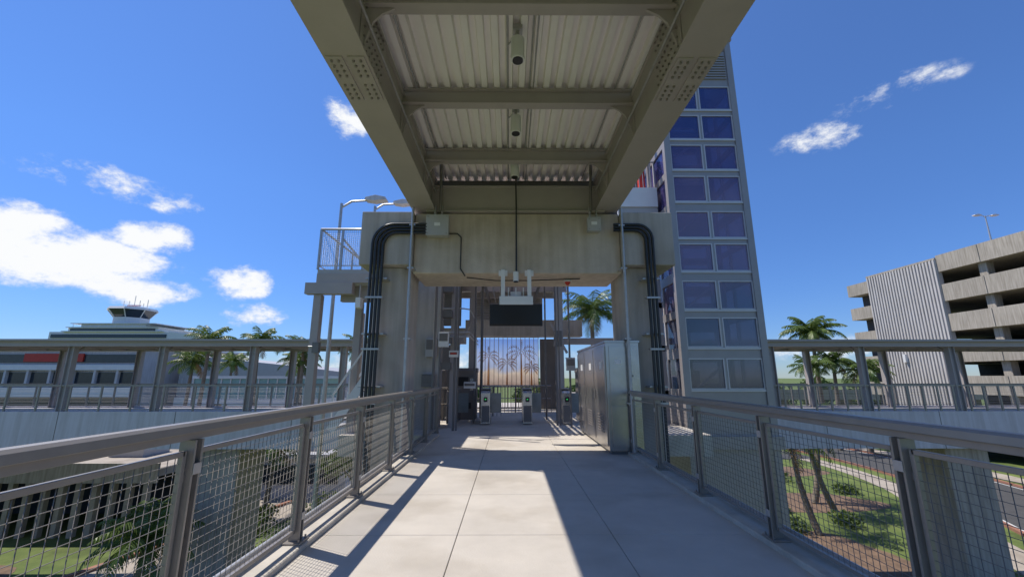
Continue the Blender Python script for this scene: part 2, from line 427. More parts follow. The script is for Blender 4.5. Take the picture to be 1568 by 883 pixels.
for i in range(12): b.box(-1.6,1.4,18.58,18.649,3.65+.11*i,3.70+.11*i,'steel')
b.box(-1.75,2.9,16.5,17.1,2.98,3.62,'conc')
b.box(-4.0,-1.76,16.5,17.1,2.7,3.3,'conc2')
b.box(-4.0,-1.9,16.0,16.1,0,2.6,'steel_d')
b.box(-4.0,-1.9,16.2,16.3,3.35,5.0,'steel_d')
b.box(2.1,4.6,16.0,16.2,2.62,2.86,'steel')
b.box(1.4,2.3,19.2,19.3,0.0,3.1,'steel_d')
b.box(-3.2,-2.0,12.61,12.75,2.4,2.9,'steel')
b.bar((-2.0,14.5,2.0),(-1.3,14.5,3.4),0.08,0.08,'steel'); b.bar((2.0,14.5,2.2),(1.4,14.5,3.3),0.08,0.08,'steel')
for z in (1.6,2.35,3.1,3.85):
    b.box(-2.0,-1.68,12.0,12.3,z,z+0.2,'steel_d')
    b.box(-4.0,-2.76,12.3,12.5,z,z+0.14,'steel_d')
for (px,py,r) in ((-1.5,11.6,0.035),(-1.42,11.6,0.022),(-1.85,11.2,0.03),(1.42,12.8,0.03),(1.52,12.8,0.02),(1.75,12.2,0.03),(-1.95,10.9,0.04),(-1.1,13.4,.03),(1.25,14.5,.03),(-1.0,15.2,.05)):
    b.tube([(px,py,0),(px,py,4.9)],r,'steel_d',8)
for z in (2.5,2.62,3.3): b.tube([(-1.9,11.7,z),(-1.3,11.7,z),(-1.2,12.5,z+0.1),(-1.2,16,z+0.1)],0.02,'galv',8)
b.tube([(-1.9,11,4.0),(-0.9,11.2,4.1),(1.5,11.2,4.1),(1.6,12,4.0)],0.025,'black',8)
for x in (-0.9,0.1,1.1):
    b.box(x-.05,x+.05,12.3,18.5,4.66,4.74,'steel_d')
for x in (-0.6,0.8): b.tube([(x,12.2,4.6),(x,18.4,4.6)],.02,'galv',6)
b.obj('station_entrance_frame')

b=B()
b.add([(-1.5,19.12,1.0),(1.3,19.12,1.0),(1.3,19.12,3.1),(-1.5,19.12,3.1)],[(0,1,2,3)],'mural')
b.obj('palm_mural_banner')
b=B()
x=-1.5
while x<1.30:
    b.box(x,x+0.022,19.0,19.05,0.1,3.15,'slat'); x+=0.2
b.box(-1.55,1.35,18.97,19.09,3.151,3.25,'steel'); b.box(-1.55,1.35,18.97,18.999,0.95,1.0,'steel'); b.box(-1.55,1.35,18.97,19.09,0.03,0.1,'steel')
for i in range(24): b.box(-1.45+.115*i,-1.43+.115*i,19.02,19.04,0.1,.95,'steel_d')
b.obj('slatted_security_gate')
def flatpalm(x,zb,zc,Lf,seed):
    b=B(); Y=19.10+0.0007*seed
    b.add([(x-.04,Y,zb),(x+.04,Y,zb),(x+.015,Y,zc),(x-.015,Y,zc)],[(0,1,2,3)],'muralpalm')
    for f in range(9):
        a=math.radians(-25+28.75*f); p=Vector((x,0,zc)); d0=Vector((math.cos(a),0,math.sin(a)))
        for s in range(9):
            t=s/8; d=Vector((d0.x,0,d0.z-1.3*t)).normalized(); p=p+d*Lf/9; n=Vector((-d.z,0,d.x)); l=.12*Lf*math.sin(.3+2.6*t)
            Yk=Y-0.00005*(f*9+s)
            for sg in (1,-1):
                e=p+n*l*sg+d*l*.8
                b.add([(p.x-d.x*.022,Yk,p.z-d.z*.022),(p.x+d.x*.022,Yk,p.z+d.z*.022),(e.x,Yk,e.z)],[(0,1,2)],'muralpalm')
    b.obj('mural_palm_artwork')
flatpalm(0.55,1.02,2.45,.75,1); flatpalm(-0.1,1.02,2.0,.5,3); flatpalm(-0.95,1.02,2.3,.55,5); flatpalm(1.0,1.02,1.8,.4,7)

def fare_gate(x,y,L=1.3):
    b=B(); w=0.14
    b.prismx([(y,0.02),(y,0.92),(y+0.14,1.02),(y+L-0.14,1.02),(y+L,0.92),(y+L,0.02)],x-w,x+w,'ss')
    b.box(x-w-0.01,x+w+0.01,y+0.1,y+L-0.1,1.021,1.045,'steel_d')
    b.box(x-0.06,x+0.06,y-0.006,y-0.001,0.66,0.80,'screen')
    b.box(x-0.02,x+0.02,y-0.010,y-0.0065,0.72,0.75,'green')
    b.box(x-w+0.02,x+w-0.02,y-0.006,y-0.001,0.08,0.55,'steel_d')
    b.box(x+w,x+w+0.32,y+0.6,y+0.615,0.3,0.9,'flap')
    b.obj('fare_gate',bevel=0.01)
for x in (-1.75,-0.72,0.55,1.75): fare_gate(x,13.0)
def machine(x,y,w=0.75):
    b=B()
    b.box(x-w/2,x+w/2,y,y+0.6,0.02,1.55,'steel_d'); b.prismx([(y-0.02,1.551),(y-0.02,1.62),(y+0.05,1.7),(y+0.6,1.7),(y+0.6,1.551)],x-w/2-.02,x+w/2+.02,'steel_d')
    b.box(x-0.25,x+0.1,y-0.01,y-0.001,1.1,1.4,'screen'); b.box(x+0.15,x+0.28,y-0.01,y-0.001,0.95,1.35,'ss')
    b.box(x-0.2,x+0.2,y-0.01,y-0.001,0.35,0.55,'black')
    b.obj('ticket_machine',bevel=0.01)
machine(-1.5,14.6); machine(-2.6,14.6); machine(2.7,14.4)
for (x0,x1,y) in ((-1.5,1.7,17.4),(-3.8,-2.0,13.9),(-1.5,-.3,15.8)):
    b=B()
    b.tube([(x0,y,1.05),(x1,y,1.05)],0.025,'ss',10); b.tube([(x0,y,0.55),(x1,y,0.55)],0.015,'ss',8)
    n=int((x1-x0)/0.14)
    for i in range(n+1):
        xx=x0+(x1-x0)*i/n; b.tube([(xx,y,0),(xx,y,1.05)],0.01 if i%6 else 0.025,'steel_d',6)
    b.obj('barrier_railing')
def dev(name,x,y,z,w,h,k,extra=None):
    b=B(); b.box(x-w/2,x+w/2,y-0.12,y,z-h/2,z+h/2,k); b.box(x-w/2+.02,x+w/2-.02,y-0.13,y-0.121,z-h*0.1,z+h/2-.03,'steel_d' if k!='sign' else 'white')
    b.box(x-w/2-.01,x+w/2+.01,y-0.02,y+0.05,z+h/2,z+h/2+.02,'galv')
    if extra: b.box(x-w/3,x+w/3,y-0.135,y-0.131,z-h*0.05,z+h*0.2,extra)
    b.obj(name,bevel=0.008)
dev('emergency_phone_box',-1.72,11.0,2.35,0.26,0.38,'white')
dev('exit_sign',-1.50,11.4,2.0,0.24,0.16,'white','sign')
dev('electrical_panel',-2.2,11.85,2.2,0.3,0.5,'grey')
dev('electrical_panel',-2.25,11.85,1.3,0.35,0.35,'steel_d')
dev('notice_sign',-1.2,13.0,1.15,0.35,0.18,'white')
dev('electrical_panel',1.75,12.1,1.75,0.25,0.35,'grey')
dev('electrical_panel',1.55,13.4,2.6,0.25,0.5,'steel_d')
def camdome(x,y,z,k='red'):
    b=B(); b.tube([(x,y,z+0.10),(x,y,z+0.03)],0.08,'white',16); b.tube([(x,y,z+0.03),(x,y,z-0.01),(x,y,z-0.04)],0.07,k,16,r1=0.02)
    b.obj('security_camera_dome')
camdome(1.25,8.7,3.36)

# ------------------------------------------------------------------ elevator tower
b=B()
TX0,TX1,TY0,TY1=5.10,7.70,12.4,15.0
tops=[1.94,3.16,4.30,5.50,6.58,7.80,8.92,10.02,11.12]
ztop=12.9
CP=0.20
for px in (TX0,TX1-CP):
    for py in (TY0,TY1-CP):
        b.box(px,px+CP,py,py+CP,GZ,ztop,'tower')
zs=[(t-0.90,t) for t in tops]
def face_front(y0,y1):
    last=-0.2
    for (a,c) in zs:
        b.box(TX0+CP+.001,TX1-CP-.001,y0,y1,last,a,'tower')
        b.box(TX0+CP+.001,TX1-CP-.001,y0-0.035,y0-0.001,a-0.06,a-.01,'sash')
        xm=(TX0+TX1)/2
        b.box(xm-0.03,xm+0.03,y0,y1,a,c,'tower')
        for (xa,xb) in ((TX0+CP+.001,xm-0.031),(xm+0.031,TX1-CP-.001)):
            f=0.035
            b.box(xa,xa+f,y0-.01,y1+.01,a,c,'sash'); b.box(xb-f,xb,y0-.01,y1+.01,a,c,'sash')
            b.box(xa+f,xb-f,y0-.01,y1+.01,a,a+f,'sash'); b.box(xa+f,xb-f,y0-.01,y1+.01,c-f,c,'sash')
            yy=y0+.03
            b.box(xa+f,xb-f,yy-.008,yy+.008,a+f,c-f,'glass')
        last=c
    b.box(TX0+CP+.001,TX1-CP-.001,y0,y1,last,ztop-0.4,'tower')
face_front(TY0+0.05,TY0+0.15); face_front(TY1-0.15,TY1-0.05)
for (x0,x1) in ((TX0+0.05,TX0+0.15),(TX1-0.15,TX1-0.05)):
    last=-0.2
    for (a,c) in zs:
        b.box(x0,x1,TY0+CP+.001,TY1-CP-.001,last,a,'tower')
        ym=(TY0+TY1)/2; b.box(x0,x1,ym-0.04,ym+0.04,a,c,'sash')
        b.box((x0+x1)/2-.008,(x0+x1)/2+.008,TY0+CP+.001,ym-0.04,a,c,'glass'); b.box((x0+x1)/2-.008,(x0+x1)/2+.008,ym+0.04,TY1-CP-.001,a,c,'glass')
        last=c
    b.box(x0,x1,TY0+CP+.001,TY1-CP-.001,last,ztop-0.4,'tower')
for i in range(10):
    z=ztop-1.5+0.1*i; b.box(TX0+0.25,TX1-0.25,TY0+0.005,TY0+0.039,z,z+0.05,'tower')
b.box(TX0-0.05,TX1+0.05,TY0-0.05,TY1+0.05,ztop,ztop+0.12,'tower')
for px in (5.6,7.2):
    b.box(px-.06,px+.06,13.6,13.72,GZ,12,'steel_d'); b.box(px-.04,px+.04,14.4,14.48,GZ,12,'grey')
for i in range(9):
    z=0.6+1.35*i; b.box(TX0+.2,TX1-.2,13.65,13.75,z,z+0.12,'steel')
    b.box(TX0+.2,TX1-.2,14.5,14.6,z+.5,z+0.56,'steel_d')
for i in range(4):
    b.bar((5.6,13.6,0.7+2.7*i),(7.2,13.6,2.0+2.7*i),.05,.08,'white')
b.box(5.75,7.05,13.8,14.6,6.0,8.3,'offw'); b.box(5.9,6.9,13.75,13.79,6.1,8.1,'steel_d')
b.box(5.4,7.4,14.2,14.3,2.9,3.9,'steel_d'); b.box(5.4,6.3,14.0,14.3,.2,1.6,'grey')
b.box(TX0+0.02,TX1-0.02,TY0+0.02,TY1-0.02,GZ,-0.201,'tower')
b.box(TX0-0.1,TX1+0.1,TY0-0.08,TY1+0.1,-0.6,-0.25,'tower')
b.obj('glass_elevator_tower')

b=B()
b.box(3.7,5.05,13.2,16,7.05,7.75,'white')
b.box(3.7,5.05,13.25,16,6.6,7.04,'grey')
for px in (3.8,4.9):
    b.box(px-.1,px+.1,13.4,13.6,0,7.0,'steel'); b.box(px-.06,px+.06,13.4,13.5,7.76,9.6,'steel')
b.box(3.7,5.05,13.4,13.5,9.6,9.8,'steel')
b.box(4.6,4.8,13.6,13.8,7.9,9.3,'red'); b.box(3.8,4.3,13.6,13.7,8.4,8.55,'white')
b.box(3.8,5.0,14.6,14.7,7.8,9.5,'steel_d')
b.tube([(3.7,13.3,8.75),(5.05,13.3,8.75)],0.03,'galv',8)
for i in range(11): b.tube([(3.72+0.13*i,13.3,7.75),(3.72+0.13*i,13.3,8.75)],0.012,'galv',6)
for z in (0.8,2.2,3.6,5.0):
    b.box(3.7,5.05,13.4,13.55,z,z+0.18,'steel')
b.bar((3.8,14,0.2),(5.0,14,3.6),0.1,0.25,'steel'); b.bar((5.0,14.4,3.6),(3.8,14.4,6.6),0.1,0.25,'steel')
b.obj('steel_stair_tower')

# ------------------------------------------------------------------ left landing with stairs
b=B()
LX0,LX1,LY0,LY1,LZ=-4.75,-3.1,10.0,13.2,4.0
b.box(LX0,LX1,LY0,LY1,LZ-0.1,LZ,'grey')
b.box(LX0,LX1,LY0-0.02,LY0+0.08,LZ-0.34,LZ-0.101,'steel')
b.box(LX0-0.02,LX0+0.08,LY0+0.081,LY1,LZ-0.34,LZ-0.101,'steel')
b.box(LX0-0.25,LX0+0.9,LY0-0.05,LY0+0.15,LZ-0.62,LZ-0.341,'steel')
for (px,py) in ((LX0+0.05,LY0+0.1),(LX0+0.6,LY0+1.4),(LX0+0.05,LY1-0.1)):
    b.box(px-.09,px+.09,py-.09,py+.09,GZ if py<11 else 0,LZ-0.63,'steel')
b.box(LX0+0.5,LX1,LY0+0.3,LY0+0.45,LZ-0.75,LZ-0.35,'steel')
for zz,r in ((LZ+1.05,0.03),(LZ+0.1,0.015)):
    b.tube([(LX1,LY0,zz),(LX0,LY0,zz),(LX0,LY1,zz)],r,'galv',8)
for i in range(4):
    xx=LX0+(LX1-LX0)*i/3; b.box(xx-.025,xx+.025,LY0-.02,LY0+.02,LZ,LZ+1.03,'galv')
    yy=LY0+(LY1-LY0)*i/3; b.box(LX0-.02,LX0+.02,yy-.025,yy+.025,LZ,LZ+1.03,'galv')
for i in range(1,32):
    xx=LX0+(LX1-LX0)*i/32; b.tube([(xx,LY0,LZ+.1),(xx,LY0,LZ+1.02)],0.004,'galv',4,cap=False)
    yy=LY0+(LY1-LY0)*i/32; b.tube([(LX0,yy,LZ+.1),(LX0,yy,LZ+1.02)],0.004,'galv',4,cap=False)
for i in range(1,18):
    zz=LZ+.1+0.92*i/18; b.tube([(LX0,LY0,zz),(LX1,LY0,zz)],0.004,'galv',4,cap=False)
b.bar((-4.3,10.2,LZ+.9),(-3.6,10.2,LZ+.1),0.04,0.05,'galv')
b.tube([(-3.7,10.1,LZ-.35),(-3.7,10.1,LZ-.7)],0.02,'galv',8); b.box(-3.76,-3.64,10.0,10.2,LZ-.95,LZ-.7,'white')
b.tube([(LX0-.02,9.95,2.1),(LX0+.15,9.95,2.1)],0.02,'galv',8); b.box(LX0+.1,LX0+.25,9.88,10.0,1.95,2.2,'steel_d')
for dy in (11.2,12.2):
    b.bar((-3.0,dy,2.6),(-4.6,dy,0.05),0.05,0.22,'white')
    b.bar((-3.0,dy,3.5),(-4.6,dy,0.95),0.04,0.04,'white')
    for i in range(5):
        t=i/4; b.bar((-3.0-1.6*t,dy,2.6-2.55*t),(-3.0-1.6*t,dy,3.5-2.55*t),0.03,0.03,'white')
for i in range(14):
    t=(i+.5)/14; b.box(-3.0-1.6*t-.13,-3.0-1.6*t+.13,11.2,12.2,2.6-2.55*t-.03,2.6-2.55*t,'grey')
b.obj('steel_stair_landing')

def lamp(x,y,zb,zt,heads):
    b=B()
    b.tube([(x,y,zb),(x,y,zt)],0.09,'galv',14,r1=0.045)
    b.box(x-.2,x+.2,y-.2,y+.2,zb,zb+.05,'galv')
    for (dx,dz) in heads:
        b.tube([(x,y,zt-0.15),(x+dx*0.3,y,zt+dz*0.6),(x+dx,y,zt+dz)],0.035,'galv',8)
        b.prismy([(x+dx-0.3,zt+dz-.03),(x+dx-.28,zt+dz+.05),(x+dx+.05,zt+dz+.13),(x+dx+.38,zt+dz+.06),(x+dx+.42,zt+dz-.03),(x+dx,zt+dz-.08)][::-1],y-.16,y+.16,'offw')
    b.obj('street_lamp',bevel=0.01)
lamp(-5.6,13.0,GZ,7.05,[(1.1,0.12)])
lamp(-5.0,14.5,GZ,7.6,[(1.0,0.1)])
lamp(49.0,40.0,13.9,17.6,[(-0.9,0.05),(0.9,0.05)])
# ------------------------------------------------------------------ far covered walkways
def covered(x0,x1,cols,picket,piers):
    b=B(); Y=17.3
    b.box(x0,x1,Y,Y+3.2,-0.3,-0.02,'offw')
    b.box(x0,x1,Y-0.12,Y-0.001,-1.35,0.06,'offw')
    b.box(x0,x1,Y+3.201,Y+3.3,-1.35,0.06,'offw')
    b.box(x0,x1,Y-0.35,Y+3.5,2.82,2.90,'steel')
    b.box(x0,x1,Y-0.20,Y-0.05,2.62,2.819,'steel')
    b.box(x0,x1,Y+3.2,Y+3.35,2.62,2.819,'steel')
    n=int((x1-x0)/1.25)
    for i in range(n):
        xx=x0+(x1-x0)*(i+.5)/n; b.box(xx-.04,xx+.04,Y-0.049,Y+3.199,2.66,2.818,'steel')
    for cx in cols:
        for yy in (Y+0.02,Y+3.2):
            b.box(cx-.12,cx-.09,yy-.10,yy+.12,-0.5,2.62,'steel'); b.box(cx+.09,cx+.12,yy-.10,yy+.12,-0.5,2.62,'steel'); b.box(cx-.089,cx+.089,yy-.01,yy+.03,-.5,2.62,'steel')
        b.bar((cx,Y,2.3),(cx,Y+0.6,2.7),0.08,0.08,'steel')
    for yy in (Y-0.03,Y+3.25):
        b.box(x0,x1,yy-.03,yy+.03,1.03,1.09,'rail')
        b.box(x0,x1,yy-.012,yy+.012,0.12,0.15,'rail')
        step=0.62 if picket else 1.23
        n=int((x1-x0)/step)
        for i in range(n+1):
            xx=x0+(x1-x0)*i/n; b.box(xx-.03,xx+.03,yy-.025,yy+.025,0,1.03,'rail')
        for i in range(1,14):
            zz=0.15+0.065*i; b.tube([(x0,yy,zz),(x1,yy,zz)],0.004,'galv',3,cap=False)
    for x in [x0+4.6*i for i in range(int((x1-x0)/4.6)+1)]:
        b.box(x-.012,x+.012,Y-.125,Y-.1205,-1.35,.06,'joint')
    for cx in piers:
        b.box(cx-.85,cx+.85,Y+.3,Y+2.2,GZ,-0.31,'pconc')
    b.obj('covered_walkway')
covered(-50,-3.9,[-17.9+3.7*k for k in range(-8,4)],False,(-11.6,-24,-36))
covered(8.0,50,[10.8+3.75*k for k in range(0,10)],True,(18.4,31,43))

# ------------------------------------------------------------------ parking structure (right)
b=B()
PX=45
for z in (13.9,10.8,7.7,4.6,1.5,-1.6):
    b.box(PX,PX+0.3,5,42,z-1.75,z,'pconc'); b.box(PX+.301,PX+30,5,51,z-1.75,z-1.45,'pconc')
    for y in range(8,42,6): b.box(PX-0.06,PX-0.001,y,y+0.35,z-1.75,z-0.02,'pconc')
for y in range(8,42,6):
    b.box(PX+.5,PX+1.2,y,y+.7,GZ,12.2,'pconc')
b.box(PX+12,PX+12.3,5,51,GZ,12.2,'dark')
b.box(PX-0.1,PX+0.4,42.01,50.6,GZ,13.5,'ribw')
y=42.05
while y<50.5:
    b.box(PX-0.22,PX-0.101,y,y+0.16,GZ,13.48,'ribw'); y+=0.36
b.box(PX-0.15,PX+0.45,42.01,50.6,13.501,13.7,'pconc')
for z in (13.2,10.1,7.0,3.9,0.8,-2.3):
    b.box(PX+0.1,PX+8,50.7,54.0,z-1.5,z,'pconc')
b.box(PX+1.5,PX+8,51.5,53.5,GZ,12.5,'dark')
b.box(PX-0.5,PX+0.5,47,47.3,3.0,3.9,'white')
b.obj('parking_garage')

# ------------------------------------------------------------------ terminal buildings (left)
b=B()
def bx(*a): b.box(*a)
bx(-165,-122,150,175,GZ,17.2,'white')
for z in (6,9,12,15): bx(-164,-123,149.7,149.99,z,z+1.3,'win')
bx(-158,-126,149.5,172,17.21,18.6,'white'); bx(-157,-127,149.2,149.49,17.5,18.3,'win')
bx(-154,-131,150,168,18.61,20.0,'white')
for z in (17.2,18.6,20.0): bx(-160+ (z-17.2),-124-(z-17.2),149.0,170,z,z+0.25,'white')
for x in range(-156,-126,3): bx(x,x+.12,148.9,149.0,18.85,19.7,'white')
b.prism([(-142+5.5*math.cos(math.radians(45*i+22.5)),156+5.5*math.sin(math.radians(45*i+22.5))) for i in range(8)],20.26,22.8,'white')
def frustum(cx,cy,r0,r1,z0,z1,k):
    vs=[(cx+r0*math.cos(math.radians(45*i+22.5)),cy+r0*math.sin(math.radians(45*i+22.5)),z0) for i in range(8)]+[(cx+r1*math.cos(math.radians(45*i+22.5)),cy+r1*math.sin(math.radians(45*i+22.5)),z1) for i in range(8)]
    b.add(vs,[tuple(range(8))[::-1],tuple(range(8,16))]+[(i,(i+1)%8,8+(i+1)%8,8+i) for i in range(8)],k)
frustum(-142,156,5.2,7.4,22.81,25.6,'win'); frustum(-142,156,7.8,7.2,25.61,26.5,'white')
frustum(-142,156,2.5,2.2,26.51,27.3,'white')
for i in range(8):
    t=math.radians(45*i+22.5); b.bar((-142+5.25*math.cos(t),156+5.25*math.sin(t),22.8),(-142+7.45*math.cos(t),156+7.45*math.sin(t),25.6),0.25,0.25,'white')
for dx,h in ((-4,3),(-2,3),(0,5),(2,3.2),(3.5,2),(5,3.4)): b.tube([(-142+dx,156,26.5),(-142+dx,156,26.5+h)],0.12,'white',6)
b.box(-144.5,-139.5,155.9,156.1,27.6,27.9,'red')
b.obj('airport_control_tower')

b=B()
bx(-95,-50,58,80,GZ,5.4,'offw')
bx(-95,-50,57.8,57.99,3.3,4.4,'win'); bx(-66,-58,57.6,57.79,3.4,4.5,'red')
bx(-95,-50,57.3,57.99,2.3,3.0,'white'); bx(-95,-50,57.8,57.99,0.2,2.0,'win')
for x in range(-95,-50,3): bx(x,x+.3,57.4,57.78,0.1,2.29,'offw')
bx(-95,-50,57.0,57.99,-1.2,0.0,'white'); bx(-95,-50,57.8,57.99,-4.5,-1.3,'win')
bx(-96,-49,57,81,5.41,5.8,'white')
b.obj('terminal_building')
b=B()
b.prismy([(-48,GZ),(-17,GZ),(-19,1.4),(-30,2.8),(-48,4.6)],62,80,'grey')
for i in range(40): bx(-47.5+0.75*i,-47.4+0.75*i,61.94,61.99,-2,1.3,'offw')
bx(-48,-17,61.7,61.9,-3.0,-1.5,'white')
b.obj('hangar_building')
b=B()
bx(-34,-20,46,50,-0.9,1.2,'teal'); bx(-34.3,-19.7,45.8,50.2,1.21,1.5,'white'); bx(-34.3,-19.7,45.8,50.2,-1.4,-0.91,'white')
for i in range(15): bx(-34+i,-33.9+i,45.9,45.99,-0.9,1.2,'white')
for x in (-33,-21): bx(x,x+.7,47.5,48.5,GZ,-1.41,'pconc')
b.obj('glazed_footbridge')

b=B()
b.box(12,110,75,86,-2.4,-1.6,'pconc'); b.box(12,110,74.8,74.99,-2.5,-0.8,'pconc')
for x in range(14,110,12): b.box(x,x+1.4,79,81,GZ,-2.41,'pconc')
b.obj('elevated_roadway')
b=B()
b.box(-70,-18,23.0,36,-3.6,-3.2,'plaza'); b.box(-70,-18,22.9,22.99,-3.9,-2.95,'pconc')
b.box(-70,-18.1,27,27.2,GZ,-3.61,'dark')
for i in range(60): b.box(-69.5+0.86*i,-69.25+0.86*i,23.05,23.3,GZ,-3.61,'plaza')
for i in range(8): b.box(-62+5.5*i,-60+5.5*i,26,28,-3.19,-2.5,'grey')
b.obj('lower_parking_deck')
b=B()
b.box(-17,-11,30,36,GZ,-4.0,'offw'); b.box(-17.3,-10.7,29.7,36.3,-3.99,-3.7,'grey'); b.box(-16.5,-11.5,29.94,29.99,-5.6,-4.4,'win')
b.box(-15,-13,31,33,-3.69,-3.2,'grey'); b.box(-12.6,-11.4,33,35,-3.69,-3.0,'white')
b.obj('utility_building')

# ------------------------------------------------------------------ ground, roads
b=B()
b.add([(-1500,-300,GZ),(1500,-300,GZ),(1500,2500,GZ),(-1500,2500,GZ)],[(0,1,2,3)],'grass')
b.obj('ground')
def strip(b,pts,w,z,k,off=0.0):
    vs=[];n=len(pts)
    for i,p in enumerate(pts):
        a=Vector(pts[max(i-1,0)]); c=Vector(pts[min(i+1,n-1)]); d=(c-a).normalized(); nn=Vector((-d.y,d.x))
        q=Vector(p)+nn*off
        vs+=[(q.x+nn.x*w/2,q.y+nn.y*w/2,z),(q.x-nn.x*w/2,q.y-nn.y*w/2,z)]
    b.add(vs,[(2*i,2*i+1,2*i+3,2*i+2) for i in range(n-1)],k)
def smoothp(pts,n=8):
    out=[]
    P=[pts[0]]+pts+[pts[-1]]
    for i in range(1,len(P)-2):
        for j in range(n):
            t=j/n; a,b_,c,d=[Vector(P[i+k]) for k in (-1,0,1,2)]
            out.append(tuple(0.5*((2*b_)+(-a+c)*t+(2*a-5*b_+4*c-d)*t*t+(-a+3*b_-3*c+d)*t**3)))
    out.append(pts[-1]); return out
def kerb(b,pts,off,k):
    n=len(pts)
    for i in range(n-1):
        a=Vector(pts[i]);c=Vector(pts[i+1]);d=(c-a).normalized();nn=Vector((-d.y,d.x))
        p=a+nn*off;q=c+nn*off
        b.bar((p.x,p.y,GZ+.075),(q.x,q.y,GZ+.075),0.25,0.15,k)
road=smoothp([(18,-10),(23,6),(28.5,20),(33.5,31),(35,42),(33,55),(27,68),(20,90)])
roadL=smoothp([(-24,-6),(-21.5,8),(-17.5,16),(-14.5,24),(-9,40)])
b=B()
strip(b,road,6.4,GZ+0.012,'asph')
b.obj('road')
b=B()
for o in (-2.95,2.95): strip(b,road,0.12,GZ+0.018,'paint',o)
b.obj('road_markings')
b=B()
kerb(b,road,-3.35,'redkerb'); kerb(b,road,3.35,'redkerb')
b.obj('road_kerb')
b=B(); strip(b,road,1.8,GZ+0.02,'plaza',5.6); strip(b,road,1.8,GZ+0.02,'plaza',-5.3)
strip(b,roadL,2.2,GZ+0.016,'plaza')
b.add([(-30,28,GZ+.008),(-7,28,GZ+.008),(-7,60,GZ+.008),(-30,60,GZ+.008)],[(0,1,2,3)],'plaza')
b.obj('footpath')
b=B(); kerb(b,roadL,-1.2,'plaza'); kerb(b,roadL,1.2,'redkerb'); b.obj('path_kerb')
b=B()
for (cx,cy,rx,ry) in ((19,29,5,2.2),(15,21,2.5,3),(23,38,4,2),(13,32,3,2),(-8,17,2,3),(22,21,2.2,1.6),(-10,24,2,2.5),(-13.2,15.5,2.2,1.8),(-22.5,18.5,2.6,1.6)):
    n=20; b.add([(cx+rx*math.cos(2*math.pi*i/n)*(1+.12*math.sin(5*i)),cy+ry*math.sin(2*math.pi*i/n),GZ+0.01) for i in range(n)],[tuple(range(n))],'mulch')
b.obj('planting_bed')
b=B(); strip(b,smoothp([(-120,44),(-60,44),(-30,43),(-5,44),(30,48)]),9,GZ+0.024,'asph'); b.obj('road')

# ------------------------------------------------------------------ vegetation
def palm(x,y,zc,Lf,nf=20,nl=20,lean=0.6,seed=1,k='leaf',name='palm_tree',tr=0.16,zb=GZ,dense=1.0):
    r=random.Random(seed); b=B()
    a=r.uniform(0,6.28); ex=math.cos(a)*lean; ey=math.sin(a)*lean
    pts=[]
    for i in range(9):
        t=i/8; pts.append((x-ex*(1-t)**2,y-ey*(1-t)**2,zb+(zc-zb)*t))
    b.tube(pts,tr*1.35,'trunk',10,r1=tr*0.75)
    for i in range(1,26):
        t=i/26; q=[x-ex*(1-t)**2,y-ey*(1-t)**2,zb+(zc-zb)*t]; rr=tr*(1.35-0.6*t)*1.08
        b.tube([(q[0],q[1],q[2]),(q[0],q[1],q[2]+0.05)],rr,'trunk',8,cap=True)
    b.tube([(x,y,zc-0.25),(x,y,zc+0.1),(x,y,zc+0.35)],tr*1.25,k,8,r1=tr*0.3)
    C=Vector((x,y,zc+0.1))
    for f in range(nf):
        az=f*2.399+r.uniform(-.25,.25); t0=f/nf
        el=math.radians(78-105*t0+r.uniform(-8,8)); L=Lf*(0.8+0.3*r.random())*(0.85+0.3*math.sin(math.pi*t0))
        h=Vector((math.cos(az),math.sin(az),0)); side=Vector((-h.y,h.x,0)); tw=r.uniform(-.5,.5)
        p=C.copy(); steps=nl; ang=el; dl=L/steps; P=[p.copy()]; A=[ang]
        droop=math.radians(r.uniform(70,105))/steps
        for s in range(steps):
            p=p+(h*math.cos(ang)+Vector((0,0,1))*math.sin(ang))*dl; ang=max(ang-droop*(0.4+1.2*s/steps),math.radians(-82)); P.append(p.copy()); A.append(ang)
        kk='leafd' if (k=='leaf' and t0>0.92) else k
        b.tube(P[::3]+[P[-1]],0.028*Lf/2.2,kk,4,r1=0.006,cap=False)
        for s in range(2,steps+1):
            t=s/steps; q=P[s]; d=(h*math.cos(A[s])+Vector((0,0,1))*math.sin(A[s]))
            up=side.cross(d).normalized()
            ll=Lf*0.30*(math.sin(math.pi*min(1,0.12+0.86*t))**0.6)*r.uniform(.8,1.1)
            for sg in (-1,1):
                dr=(side*sg*math.cos(.3)+d*0.65+up*(0.15+tw*sg*.3)-Vector((0,0,1))*r.uniform(.25,.75)).normalized()
                w=d*(dl*0.30*dense)
                m=q+dr*ll*0.55; e=q+dr*ll-Vector((0,0,1))*ll*0.18
                b.add([q-w,q+w,m+w*0.9,e,m-w*0.9],[(0,1,2,3,4)],kk)
    b.obj(name)
palm(5.0,25,5.2,2.3,26,24,seed=3,tr=0.15)
palm(36.5,50,6.6,3.3,30,20,seed=5,tr=0.22,dense=1.4)
palm(37.0,48,3.0,2.6,24,16,seed=15,tr=0.2,dense=1.3)
palm(33.5,47,2.4,2.4,22,16,seed=16,tr=0.18,dense=1.3)
palm(38.6,46,2.0,2.6,26,16,seed=6,tr=0.18,dense=1.3)
palm(-27.5,38.5,4.6,2.3,22,16,seed=8,dense=1.3)
palm(-29.5,39.5,2.7,2.2,20,16,seed=18,dense=1.3)
palm(-23.0,38.5,4.5,2.2,20,16,seed=9,dense=1.3)
palm(-19.0,38.8,3.9,2.2,20,16,seed=10,dense=1.3)
palm(-19.8,40,2.6,2.0,20,16,seed=20,dense=1.3)
palm(-14.0,40,4.0,2.2,20,16,seed=11,dense=1.3)
palm(-34,52,3.0,2.3,20,14,seed=21,dense=1.3)
palm(-12.6,16,-4.2,1.8,22,18,seed=31,lean=.2,tr=.12)
